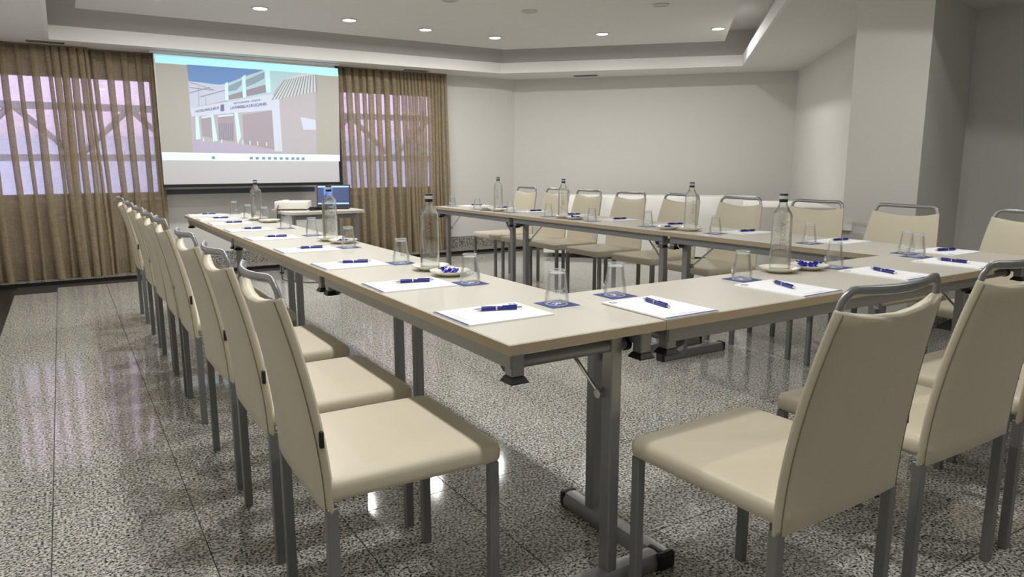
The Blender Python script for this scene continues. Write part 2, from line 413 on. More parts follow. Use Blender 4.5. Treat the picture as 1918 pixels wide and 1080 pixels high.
# lower bulkhead beside the right wall
bq = [K - A2 * 1.0 , K, K - B2 * 4.5, K - B2 * 4.5 - A2 * 1.0]
mb = MB(); ZB = 2.156
mb.add([(v.x, v.y, ZB) for v in bq] + [(v.x, v.y, ZS) for v in bq], [(0, 1, 2, 3), (4, 7, 6, 5), (0, 4, 5, 1), (1, 5, 6, 2), (2, 6, 7, 3), (3, 7, 4, 0)])
mb.build('bulkhead', M['ceil'], ce)

# windows
def window(name, x0, x1):
    w = MB(); t = 0.05; y0, y1 = YF + 0.05, YF + 0.11
    w.box((x0, y0, WZ0), (x0 + t, y1, WZ1)); w.box((x1 - t, y0, WZ0), (x1, y1, WZ1))
    w.box((x0 + t, y0, WZ0), (x1 - t, y1, WZ0 + t)); w.box((x0 + t, y0, WZ1 - t), (x1 - t, y1, WZ1))
    o = struct(w.build(name, M['frame']))
    xm = (x0 + x1) / 2
    MB().box((xm - 0.02, y0, WZ0 + t), (xm + 0.02, y1, WZ1 - t)).build('mullion', M['frame'], o)
    for a, b in ((x0 + t, xm - 0.02), (xm + 0.02, x1 - t)):
        MB().box((a, y0 + 0.028, WZ0 + t), (b, y0 + 0.032, WZ1 - t)).build('pane', M['pane'], o)
    MB().box((x0 - 0.03, YF - 0.03, WZ0 - 0.03), (x1 + 0.03, YF + 0.05, WZ0)).build('window_sill', M['fascia'], o)
window('window_1', *W1); window('window_2', *W2)

# the yard outside
yard = MB().box((-6, 10.2, -0.5), (9, 10.4, 6.0)).build('yard_wall', M['brick_out'])
tag(yard, 'pinkish rendered wall of the yard outside the windows', 'wall')
low = MB().box((-6, 9.3, -0.5), (9, 9.4, 1.50)).build('yard_parapet', M['grey_out'])
tag(low, 'grey concrete parapet outside, below the steel lattice', 'wall')
for k, (xa, xb) in enumerate(((-3.0, 0.6), (2.2, 6.0))):
    tr_ = thing('lattice_girder', ['steel lattice girder seen through the left curtains', 'steel lattice girder seen through the right curtains'][k], 'girder', (xa, 8.9, 0), 0, 'girders in the yard')
    MB().box((0, -0.04, 1.78), (xb - xa, 0.04, 1.86)).build('top_chord', M['truss'], tr_)
    MB().box((0, -0.04, 1.18), (xb - xa, 0.04, 1.26)).build('bottom_chord', M['truss'], tr_)
    nn = 6; st_ = (xb - xa) / nn
    for q in range(nn):
        za, zb = (1.22, 1.82) if q % 2 == 0 else (1.82, 1.22)
        MB().tube([(q * st_, 0, za), ((q + 1) * st_, 0, zb)], 0.035, 6).build('diagonal', M['truss'], tr_)
    for xx in (0.05, xb - xa - 0.05):
        MB().box((xx - 0.04, -0.04, -0.5), (xx + 0.04, 0.04, 1.18)).build('post', M['truss'], tr_)
ground = struct(MB().box((-6, 7.26, -0.6), (9, 10.4, -0.5)).build('floor_yard', M['grey_out']))

# ------------------------------------------------------------------ downlights and ceiling vents
ring_me = MB().lathe([(0.058, 0.0), (0.074, -0.001), (0.076, -0.006), (0.062, -0.008), (0.058, 0.0)], 20, close=False).mesh('trim_ring', M['lamp_ring'], True)
lens_on = MB().lathe([(0.0, -0.003), (0.058, -0.003), (0.058, 0.0)], 20, close=False).mesh('lens', M['lamp_on'])
lens_off = MB().lathe([(0.0, -0.003), (0.058, -0.003), (0.058, 0.0)], 20, close=False).mesh('lens', M['lamp_off'])
def downlight(x, y, lit, label, group):
    t = thing('downlight', label, 'downlight', (x, y, ZM), 0, group)
    for nme, me in (('trim_ring', ring_me), ('lens', lens_on if lit else lens_off)):
        o = bpy.data.objects.new(nme, me); C.objects.link(o); o.parent = t
    if lit:
        ld = bpy.data.lights.new('downlight_beam', 'AREA'); ld.shape = 'DISK'; ld.size = 0.085; ld.energy = LAMP_W; ld.color = LAMP_COL
        lo = bpy.data.objects.new('downlight_beam', ld); C.objects.link(lo); lo.parent = t; lo.location = (0, 0, -0.012)
FARROW = [(0.004, 5.556), (0.84, 5.524), (1.69, 5.614), (2.526, 5.682), (3.376, 5.713)]
names5 = ['leftmost lit downlight at the top edge above the left curtain', 'lit downlight in the far row, second from the left', 'lit downlight in the far row, third from the left', 'lit downlight in the far row, fourth from the left', 'lit downlight at the right end of the far row']
for (x, y), nm in zip(FARROW, names5): downlight(x, y, True, nm, 'lit downlights')
downlight(4.238, 4.924, True, 'lit downlight near the middle of the diagonal cove edge', 'lit downlights')
downlight(5.062, 4.067, True, 'lit downlight in the right corner of the raised ceiling', 'lit downlights')
for (x, y), nm in zip([(2.133, 4.365), (2.954, 4.387), (3.787, 3.568)], ['unlit downlight cut by the top edge, left of three', 'unlit downlight in the middle of the three unlit ones', 'unlit downlight at right of the three unlit ones']):
    downlight(x, y, False, nm, 'unlit downlights')
for k, (x, y) in enumerate([(0, 4.6), (0, 3.55), (0, 2.5), (0, 1.45), (0, 0.4), (0, -0.65), (2.5, 0.3), (2.7, -1.7)]):  # last lamp is unseen fill, added to brighten the pillar side and right wall
    downlight(x, y, True, 'lit downlight outside the picture', 'lit downlights above and behind the viewer')

def vent(x, y, rz, L, label):
    t = thing('ceiling_vent', label, 'vent', (x, y, ZS), rz, 'ceiling vents')
    w = 0.045
    fr = MB(); fr.box((-L / 2, -w, -0.008), (L / 2, -w + 0.012, 0)); fr.box((-L / 2, w - 0.012, -0.008), (L / 2, w, 0)); fr.box((-L / 2, -w + 0.012, -0.008), (-L / 2 + 0.012, w - 0.012, 0)); fr.box((L / 2 - 0.012, -w + 0.012, -0.008), (L / 2, w - 0.012, 0))
    fr.build('frame', M['vent'], t)
    MB().box((-L / 2 + 0.012, -w + 0.012, -0.002), (L / 2 - 0.012, w - 0.012, -0.0005)).build('backing', M['vent_dark'], t)
    for q in (-0.016, 0.0, 0.016):
        MB().box((-L / 2 + 0.012, q - 0.002, -0.007), (L / 2 - 0.012, q + 0.002, -0.002)).build('slat', M['vent'], t)
vent(-0.80, 6.78, 0, 0.30, 'slotted air vent in the soffit above the left curtain')
vent(1.10, 6.86, 0, 0.30, 'slotted air vent in the soffit above the projection screen')
vent(2.96, 6.88, 0, 0.30, 'slotted air vent in the soffit above the right curtain')
vent(5.03, 6.22, math.atan2(DD.y, DD.x), 0.30, 'slotted air vent in the soffit over the diagonal wall')

# ------------------------------------------------------------------ curtains
def chaikin(pts, k=2):
    for _ in range(k):
        out = [pts[0]]
        for a, b in zip(pts[:-1], pts[1:]):
            out.append((a[0] * .75 + b[0] * .25, a[1] * .75 + b[1] * .25)); out.append((a[0] * .25 + b[0] * .75, a[1] * .25 + b[1] * .75))
        out.append(pts[-1]); pts = out
    return pts
def curtain(x0, x1, per, dense, y0, label, seed, flat=(0.48, 0.62)):
    rnd = random.Random(seed)
    folds = []; x = x0
    while x < x1 - 0.02:
        p = per * rnd.uniform(0.8, 1.2); f = rnd.uniform(*flat)
        if dense and dense[0] < x < dense[1]: p *= 0.5; f = 0.08
        p = min(p, x1 - x) if x1 - x - p > 0.03 else x1 - x
        folds.append((x, p, f, rnd.uniform(0.8, 1.25), rnd.uniform(-0.3, 1), rnd.uniform(0, 6.28))); x += p
    z1, z0 = 2.235, 0.038
    zs = [z1, 2.20, 2.13, 2.07, 1.9, 1.7, 1.5, 1.3, 1.1, 0.9, 0.7, 0.5, 0.35, 0.25, 0.17, 0.11, 0.07, z0]
    rows = []
    for z in zs:
        u = (z1 - z) / (z1 - z0)
        pts = []
        for (fx, p, f, dp, wob, ph) in folds:
            sh = wob * 0.04 * u + 0.012 * math.sin(ph + 5 * u) * u
            top = max(0, 1 - (z1 - z) / 0.14)
            wf = p * (1 - f) * (1 + 0.25 * u * math.sin(ph))
            d = min(0.075, max(0.03, wf * dp * 0.95)) * (0.8 + 0.25 * u + 0.35 * u ** 8) * (1 - 0.55 * top)
            cx = fx + p - p * (1 - f) / 2 + sh
            q = wf / 2
            pts += [(fx + sh, y0 + 0.008), (cx - q * 1.0, y0 + 0.014), (cx + q * 0.45, y0 - 0.002),
                    (cx - q * 0.95, y0 - d * 0.35), (cx - q * 0.75, y0 - d * 0.95), (cx + q * 0.1, y0 - d * 1.12), (cx + q * 0.85, y0 - d * 0.9), (cx + q * 0.98, y0 - d * 0.35),
                    (cx - q * 0.2, y0 - d * 0.12)]
        pts.append((x1, y0))
        rows.append([(a, b, z + (0.004 * math.sin(a * 40) if z < 0.05 else 0)) for a, b in chaikin(pts, 2)])
    t = thing('curtain', label, 'curtain', (0, 0, 0), 0, 'sheer linen curtains')
    MB().grid(rows).build('fabric', M['curtain'], t, smooth='all', recalc=False)
    MB().grid([[(a, b - 0.002, z) for a, b, z in r] for r in rows[:2]]).build('header_tape', M['curtain_dense'], t, smooth='all', recalc=False)
    MB().box((x0, y0 - 0.02, 2.237), (x1, y0 + 0.02, 2.249)).build('track', M['vent'], t)
curtain(-1.48, -0.46, 0.125, (-0.80, -0.4), 6.955, 'beige linen curtain at the far left, gathered at its right edge', 3)
curtain(-0.52, 0.13, 0.12, None, 7.05, 'beige linen curtain between the left gather and the projection screen', 5)
curtain(1.98, 3.44, 0.105, (2.75, 3.44), 7.03, 'beige linen curtain to the right of the projection screen', 11, (0.16, 0.34))

# ------------------------------------------------------------------ projection screen
scr = thing('projection_screen', 'pull-down projection screen showing a web page with a building photo', 'projection screen', (0, 6.80, 0))
SX0, SX1, SZ0, SZ1 = 0.088, 1.945, 0.935, 2.225
MB().box((SX0, 0.0, SZ0), (SX1 - 0.02, 0.003, SZ1)).build('cloth', M['screen'], scr)
MB().box((SX1 - 0.02, -0.001, SZ0), (SX1 + 0.015, 0.003, SZ1)).build('side_border', M['black'], scr)
MB().rbox((SX0 - 0.005, -0.010, SZ0 - 0.03), (SX1 + 0.015, 0.012, SZ0), 0.004, 2).build('bottom_bar', M['black'], scr)
MB().rbox((SX0 - 0.03, -0.02, SZ1), (SX1 + 0.03, 0.05, SZ1 + 0.024), 0.004, 2).build('casing', M['fascia'], scr)
PC = {'cyan': (168, 222, 240), 'page': (168, 165, 158), 'lav': (176, 172, 178), 'sky': (112, 142, 188), 'pale': (188, 194, 212), 'teal': (172, 198, 206), 'dim': (146, 140, 152), 'shade': (140, 156, 172),
      'bright': (190, 222, 236), 'roof': (196, 200, 202), 'pale2': (196, 202, 218), 'road': (176, 168, 190), 'dim2': (160, 152, 160), 'dim3': (112, 118, 150), 'task': (206, 228, 250), 'rib': (130, 136, 144), 'beam': (150, 146, 160), 'icon': (126, 146, 172), 'ink': (84, 98, 140)}
EM = 0.23
for k_, c_ in PC.items(): M['p_' + k_] = mat('projected_' + k_, srgb(*c_), 0.8, emit=EM * (2.0 if k_ in ('cyan', 'task') else 1.3 if k_ == 'bright' else 1.0), spec=0.1)
SCREEN=[
 ('browser_bar','cyan',[(0.096,2.217),(1.96,2.198),(1.965,2.111),(0.103,2.131)]),
 ('page_background','page',[(0.103,2.131),(1.965,2.111),(1.941,1.241),(0.091,1.259)]),
 ('photo_wall','lav',[(0.389,2.133),(1.699,2.118),(1.671,1.254),(0.385,1.256)]),
 ('photo_sky','sky',[(0.389,2.133),(1.149,2.129),(0.933,2.046),(0.759,1.965),(0.684,1.951),(0.394,1.972)]),
 ('photo_pergola','pale',[(0.394,1.972),(0.684,1.951),(0.759,1.965),(0.747,1.798),(0.392,1.704)]),
 ('photo_upper_floor','teal',[(0.759,1.965),(1.149,2.127),(1.559,2.124),(1.361,2.043),(1.255,1.929),(1.237,1.879),(0.756,1.789)]),
 ('photo_window','dim',[(0.769,1.847),(0.918,1.897),(0.914,1.833),(0.771,1.802)]),
 ('photo_window','dim',[(0.952,1.911),(1.154,1.977),(1.159,1.898),(0.953,1.844)]),
 ('photo_awning','shade',[(0.776,1.942),(0.916,2.012),(0.913,1.969),(0.858,1.908),(0.772,1.885)]),
 ('photo_awning','shade',[(0.954,2.014),(1.152,2.108),(1.148,2.04),(1.053,1.986),(0.954,1.942)]),
 ('photo_column','bright',[(0.742,1.967),(0.774,1.985),(0.769,1.802),(0.74,1.796)]),
 ('photo_column','bright',[(0.918,2.041),(0.953,2.071),(0.95,1.841),(0.914,1.834)]),
 ('photo_column','bright',[(1.154,2.127),(1.208,2.129),(1.209,1.902),(1.159,1.897)]),
 ('photo_roof','roof',[(1.361,2.043),(1.559,2.124),(1.699,2.118),(1.7,1.931),(1.209,1.818),(1.307,1.961)]),
 ('photo_sign_band','pale2',[(0.392,1.704),(1.213,1.882),(1.294,1.822),(1.29,1.763),(1.208,1.715),(0.399,1.62)]),
 ('photo_road','road',[(0.394,1.379),(0.83,1.345),(1.347,1.254),(0.385,1.256)]),
 ('photo_doorway','dim2',[(0.484,1.621),(0.587,1.638),(0.58,1.409),(0.488,1.427)]),
 ('photo_doorway','dim2',[(0.649,1.64),(0.813,1.67),(0.801,1.371),(0.645,1.391)]),
 ('photo_doorway','dim2',[(0.898,1.652),(1.21,1.713),(1.206,1.296),(0.892,1.353)]),
 ('photo_pier','bright',[(0.434,1.621),(0.462,1.625),(0.467,1.395),(0.422,1.389)]),
 ('photo_pier','bright',[(0.585,1.64),(0.608,1.645),(0.631,1.381),(0.587,1.371)]),
 ('photo_pier','bright',[(0.818,1.67),(0.852,1.677),(0.87,1.426),(0.83,1.345)]),
 ('photo_pier','pale2',[(1.208,1.715),(1.29,1.763),(1.295,1.277),(1.212,1.276)]),
 ('photo_lit_window','pale2',[(1.513,1.651),(1.679,1.625),(1.679,1.517),(1.537,1.514)]),
 ('photo_logo','dim3',[(0.684,1.748),(0.721,1.756),(0.718,1.687),(0.681,1.681)]),
 ('task_bar','task',[(0.091,1.259),(1.941,1.241),(1.938,1.168),(0.095,1.179)]),
 ('roof_rib','rib',[(1.361,2.043),(1.37,2.043),(1.221,1.819),(1.209,1.818)]),
 ('roof_rib','rib',[(1.387,2.048),(1.396,2.049),(1.257,1.827),(1.245,1.827)]),
 ('roof_rib','rib',[(1.412,2.054),(1.421,2.054),(1.294,1.836),(1.282,1.835)]),
 ('roof_rib','rib',[(1.438,2.06),(1.447,2.06),(1.332,1.844),(1.319,1.844)]),
 ('roof_rib','rib',[(1.464,2.065),(1.473,2.066),(1.369,1.853),(1.357,1.852)]),
 ('roof_rib','rib',[(1.489,2.071),(1.499,2.072),(1.406,1.862),(1.394,1.861)]),
 ('roof_rib','rib',[(1.515,2.077),(1.525,2.077),(1.444,1.87),(1.432,1.87)]),
 ('roof_rib','rib',[(1.541,2.083),(1.551,2.083),(1.482,1.879),(1.469,1.878)]),
 ('roof_rib','rib',[(1.567,2.088),(1.577,2.089),(1.52,1.888),(1.507,1.887)]),
 ('roof_rib','rib',[(1.593,2.094),(1.603,2.095),(1.558,1.896),(1.546,1.896)]),
 ('roof_rib','rib',[(1.62,2.1),(1.629,2.101),(1.596,1.905),(1.584,1.905)]),
 ('roof_rib','rib',[(1.646,2.106),(1.655,2.106),(1.635,1.914),(1.622,1.913)]),
 ('roof_rib','rib',[(1.672,2.112),(1.682,2.112),(1.674,1.923),(1.661,1.922)]),
 ('roof_rib','rib',[(1.699,2.118),(1.708,2.118),(1.713,1.932),(1.7,1.931)]),
 ('photo_lintel','bright',[(0.493,1.62),(0.585,1.64),(0.583,1.623),(0.491,1.603)]),
 ('photo_lintel','bright',[(0.653,1.639),(0.808,1.66),(0.807,1.643),(0.652,1.622)]),
 ('photo_bollard','bright',[(0.491,1.405),(0.5,1.405),(0.498,1.371),(0.488,1.371)]),
 ('photo_bollard','bright',[(0.669,1.396),(0.678,1.397),(0.677,1.361),(0.666,1.361)]),
 ('photo_bollard','bright',[(0.88,1.387),(0.89,1.387),(0.888,1.348),(0.878,1.348)]),
 ('photo_bollard','bright',[(0.952,1.383),(0.962,1.383),(0.96,1.344),(0.95,1.344)]),
 ('photo_bollard','bright',[(1.032,1.38),(1.041,1.38),(1.04,1.339),(1.029,1.339)]),
 ('photo_bollard','bright',[(1.126,1.375),(1.136,1.375),(1.134,1.334),(1.123,1.333)]),
 ('photo_gate_bar','dim3',[(0.657,1.556),(0.661,1.557),(0.652,1.388),(0.648,1.391)]),
 ('photo_gate_bar','dim3',[(0.675,1.557),(0.68,1.557),(0.671,1.388),(0.667,1.391)]),
 ('photo_gate_bar','dim3',[(0.694,1.557),(0.698,1.558),(0.69,1.389),(0.685,1.392)]),
 ('photo_gate_bar','dim3',[(0.712,1.558),(0.717,1.558),(0.708,1.389),(0.704,1.392)]),
 ('photo_gate_bar','dim3',[(0.731,1.558),(0.736,1.559),(0.727,1.389),(0.723,1.392)]),
 ('photo_gate_bar','dim3',[(0.75,1.559),(0.754,1.559),(0.746,1.39),(0.741,1.392)]),
 ('photo_gate_bar','dim3',[(0.769,1.559),(0.773,1.56),(0.765,1.39),(0.76,1.393)]),
 ('photo_gate_bar','dim3',[(0.787,1.56),(0.792,1.56),(0.784,1.39),(0.779,1.393)]),
 ('photo_beam','beam',[(0.394,1.912),(0.616,1.896),(0.621,1.888),(0.399,1.904)]),
 ('photo_beam','beam',[(0.39,1.857),(0.591,1.923),(0.596,1.915),(0.395,1.849)]),
 ('photo_beam','beam',[(0.484,1.927),(0.474,1.73),(0.478,1.722),(0.488,1.918)]),
 ('photo_beam','beam',[(0.544,1.827),(0.542,1.742),(0.547,1.734),(0.548,1.819)]),
 ('photo_beam','beam',[(0.398,1.968),(0.635,1.897),(0.64,1.889),(0.403,1.96)]),
 ('photo_beam','beam',[(0.494,1.825),(0.736,1.902),(0.741,1.894),(0.499,1.816)]),
 ('task_icon','icon',[(0.563,1.221),(0.595,1.22),(0.593,1.193),(0.561,1.193)]),
 ('task_icon','icon',[(0.944,1.217),(0.977,1.217),(0.976,1.189),(0.943,1.189)]),
 ('task_icon','icon',[(1.005,1.217),(1.039,1.216),(1.037,1.188),(1.003,1.188)]),
 ('task_icon','icon',[(1.072,1.216),(1.106,1.216),(1.104,1.187),(1.07,1.188)]),
 ('task_icon','icon',[(1.134,1.216),(1.168,1.215),(1.166,1.186),(1.132,1.187)]),
 ('task_icon','icon',[(1.197,1.215),(1.231,1.215),(1.229,1.186),(1.195,1.186)]),
 ('task_icon','icon',[(1.26,1.214),(1.294,1.214),(1.293,1.185),(1.258,1.186)]),
 ('task_icon','icon',[(1.323,1.214),(1.358,1.213),(1.356,1.184),(1.322,1.185)]),
 ('task_icon','icon',[(1.387,1.213),(1.422,1.213),(1.421,1.184),(1.386,1.184)]),
 ('task_icon','icon',[(1.44,1.213),(1.476,1.212),(1.474,1.183),(1.439,1.184)]),
 ('task_icon','icon',[(1.499,1.212),(1.535,1.212),(1.533,1.182),(1.498,1.183)]),
]
for i_, (nm_, cc_, pl_) in enumerate(SCREEN):
    yy = -0.0012 - 0.00003 * i_
    n_ = len(pl_)
    MB().add([(x, yy, z) for x, z in pl_], [tuple(range(n_))]).build(nm_, M['p_' + cc_], scr, recalc=False)
def on_screen(p0, p1, h):
    (xa, za), (xb, zb) = p0, p1
    L = math.hypot(xb - xa, zb - za); ux, uz = (xb - xa) / L, (zb - za) / L
    cx, cz = (xa + xb) / 2, (za + zb) / 2
    return lambda x, y: (cx + x * ux, -0.0045, cz + x * uz + y)
text_mesh('sign_lettering', 'HOTEL PARQUESUR', 0.034, M['p_ink'], scr, on_screen((0.451, 1.672), (0.658, 1.716), 0), 0.72)
text_mesh('sign_lettering', 'RESTAURANTE - ASADOR', 0.026, M['p_ink'], scr, on_screen((0.801, 1.765), (1.108, 1.817), 0), 0.92)
text_mesh('sign_lettering', 'LA PARRILLA DE LEGANES', 0.042, M['p_ink'], scr, on_screen((0.76, 1.715), (1.176, 1.780), 0), 0.76)
rr = MB().rbox((0.085, -0.012, 0.822), (1.72, 0.0, 0.872), 0.003, 1)
o = rr.build('wall_rail', M['rail_dark'])
o.location = (0, YF, 0)
tag(o, 'dark grey horizontal rail on the white wall below the projection screen', 'rail')

# ------------------------------------------------------------------ folding tables
WT, HT, TT = 0.465, 0.745, 0.026
def make_table(L, w, label, loc, rz, inset=0.095):
    """local x: 0 = sitters' edge, w = inner edge; local y: 0..L"""
    t = thing('folding_table', label, 'table', loc, rz, 'folding conference tables')
    g = 0.0012
    MB().rbox((0.002, g + 0.002, HT - TT), (w - 0.002, L - g - 0.002, HT), 0.002, 1).build('tabletop', M['top'], t)
    eb = MB()
    eb.box((0, g, HT - TT + 0.001), (0.0022, L - g, HT - 0.002)); eb.box((w - 0.0022, g, HT - TT + 0.001), (w, L - g, HT - 0.002))
    eb.box((0.0022, g, HT - TT + 0.001), (w - 0.0022, g + 0.0022, HT - 0.002)); eb.box((0.0022, L - g - 0.0022, HT - TT + 0.001), (w - 0.0022, L - g, HT - 0.002))
    eb.build('edge_band', M['edge'], t)
    zr0, zr1 = HT - TT - 0.040, HT - TT
    for xr in (0.020, w - 0.050):
        MB().rbox((xr, 0.03, zr0), (xr + 0.03, L - 0.03, zr1), 0.002, 1).build('side_rail', M['rail'], t)
    px_ = w - inset
    for s, ye in ((1, 0.0), (-1, L)):
        Y = lambda d: ye + s * d
        # cross tube carried by the rails
        MB().tube([(0.045, Y(0.095), zr0 - 0.006), (w - 0.045, Y(0.095), zr0 - 0.006)], 0.0155, 12).build('cross_tube', M['rail'], t, smooth=True)
        for xr in (0.044, w - 0.058):
            MB().tube([(xr, Y(0.095), zr0 - 0.006), (xr + 0.014, Y(0.095), zr0 - 0.006)], 0.019, 12).build('collar', M['plastic'], t, smooth=True)
        pm = MB().rbox((px_ - 0.017, min(Y(0.075), Y(0.115)), 0.045), (px_ + 0.017, max(Y(0.075), Y(0.115)), zr1 - 0.002), 0.004, 2)
        leg = pm.build('leg', M['steel'], t)
        ft = MB().tube([(0.075, Y(0.095), 0.026), (w + 0.075, Y(0.095), 0.026)], 0.024, 10, prof=[(0.022, -0.02), (0.024, 0), (0.022, 0.02), (0.0, 0.028), (-0.024, 0.026), (-0.024, -0.026), (0.0, -0.028)])
        foot = ft.build('foot', M['steel'], t, smooth=True)
        for xa, xb in ((0.055, 0.078), (w + 0.072, w + 0.095)):
            MB().rbox((xa, min(Y(0.066), Y(0.124)), 0.0), (xb, max(Y(0.066), Y(0.124)), 0.052), 0.008, 2).build('end_cap', M['plastic'], foot)
        # folding brace
        xb_ = px_ - 0.024
        MB().tube([(xb_, Y(0.118), 0.545), (xb_ - 0.02, Y(0.32), zr1 - 0.006)], 0.005, 8).build('brace', M['chrome'], t, smooth=True)
        MB().tube([(xb_ - 0.010, Y(0.112), 0.545), (xb_ + 0.010, Y(0.112), 0.545)], 0.013, 10).build('bolt', M['chrome'], leg, smooth=True)
        MB().rbox((xb_ - 0.045, min(Y(0.30), Y(0.36)), zr1 - 0.014), (xb_ + 0.02, max(Y(0.30), Y(0.36)), zr1), 0.003, 1).build('brace_plate', M['rail'], t)
        # stacking feet at the corners
        for xr in (0.040, w - 0.040):
            b = MB().rbox((xr - 0.017, min(Y(0.028), Y(0.062)), zr0 - 0.020), (xr + 0.017, max(Y(0.028), Y(0.062)), zr1), 0.003, 1).build('stacking_block', M['rail'], t)
            f = MB(); yc = Y(0.045); z_ = zr0 - 0.020
            f.add([(xr - 0.017, yc - 0.017, z_), (xr + 0.017, yc - 0.017, z_), (xr + 0.017, yc + 0.017, z_), (xr - 0.017, yc + 0.017, z_),
                   (xr - 0.023, yc - 0.024, z_ - 0.011), (xr + 0.023, yc - 0.024, z_ - 0.011), (xr + 0.023, yc + 0.024, z_ - 0.011), (xr - 0.023, yc + 0.024, z_ - 0.011),
                   (xr - 0.024, yc - 0.025, z_ - 0.014), (xr + 0.024, yc - 0.025, z_ - 0.014), (xr + 0.024, yc + 0.025, z_ - 0.014), (xr - 0.024, yc + 0.025, z_ - 0.014)],
                  [(0, 1, 2, 3), (0, 1, 5, 4), (1, 2, 6, 5), (2, 3, 7, 6), (3, 0, 4, 7), (4, 5, 9, 8), (5, 6, 10, 9), (6, 7, 11, 10), (7, 4, 8, 11), (8, 9, 10, 11)])
            f.build('stacking_foot', M['plastic'], b)
            MB().lathe([(0.012, z_ - 0.018), (0.012, z_ - 0.014)], 10, c=(xr, yc)).build('pad', M['rail'], b)
    return t
X2, WR = 2.15, 0.49
make_table(1.3975, WT, 'near table of the left row, its corner towards the viewer', (0, 0, 0), 0)
make_table(1.70, WT, 'middle table of the left row', (0, 1.3975, 0), 0)
make_table(1.745, WT, 'far table of the left row, nearest the projection screen', (0, 3.0975, 0), 0)
make_table(X2 - WT, WT - 0.02, 'single cross table joining left and right rows at the front', (X2, 0.0, 0), math.pi / 2, 0.048)
make_table(1.70, WR, 'near table of the right row, at the corner with the cross table', (X2 + WR, 1.754, 0), math.pi)
make_table(1.705, WR, 'middle table of the right row', (X2 + WR, 3.459, 0), math.pi)
make_table(1.33, WR, 'far table of the right row, nearest the right curtain', (X2 + WR, 4.789, 0), math.pi)

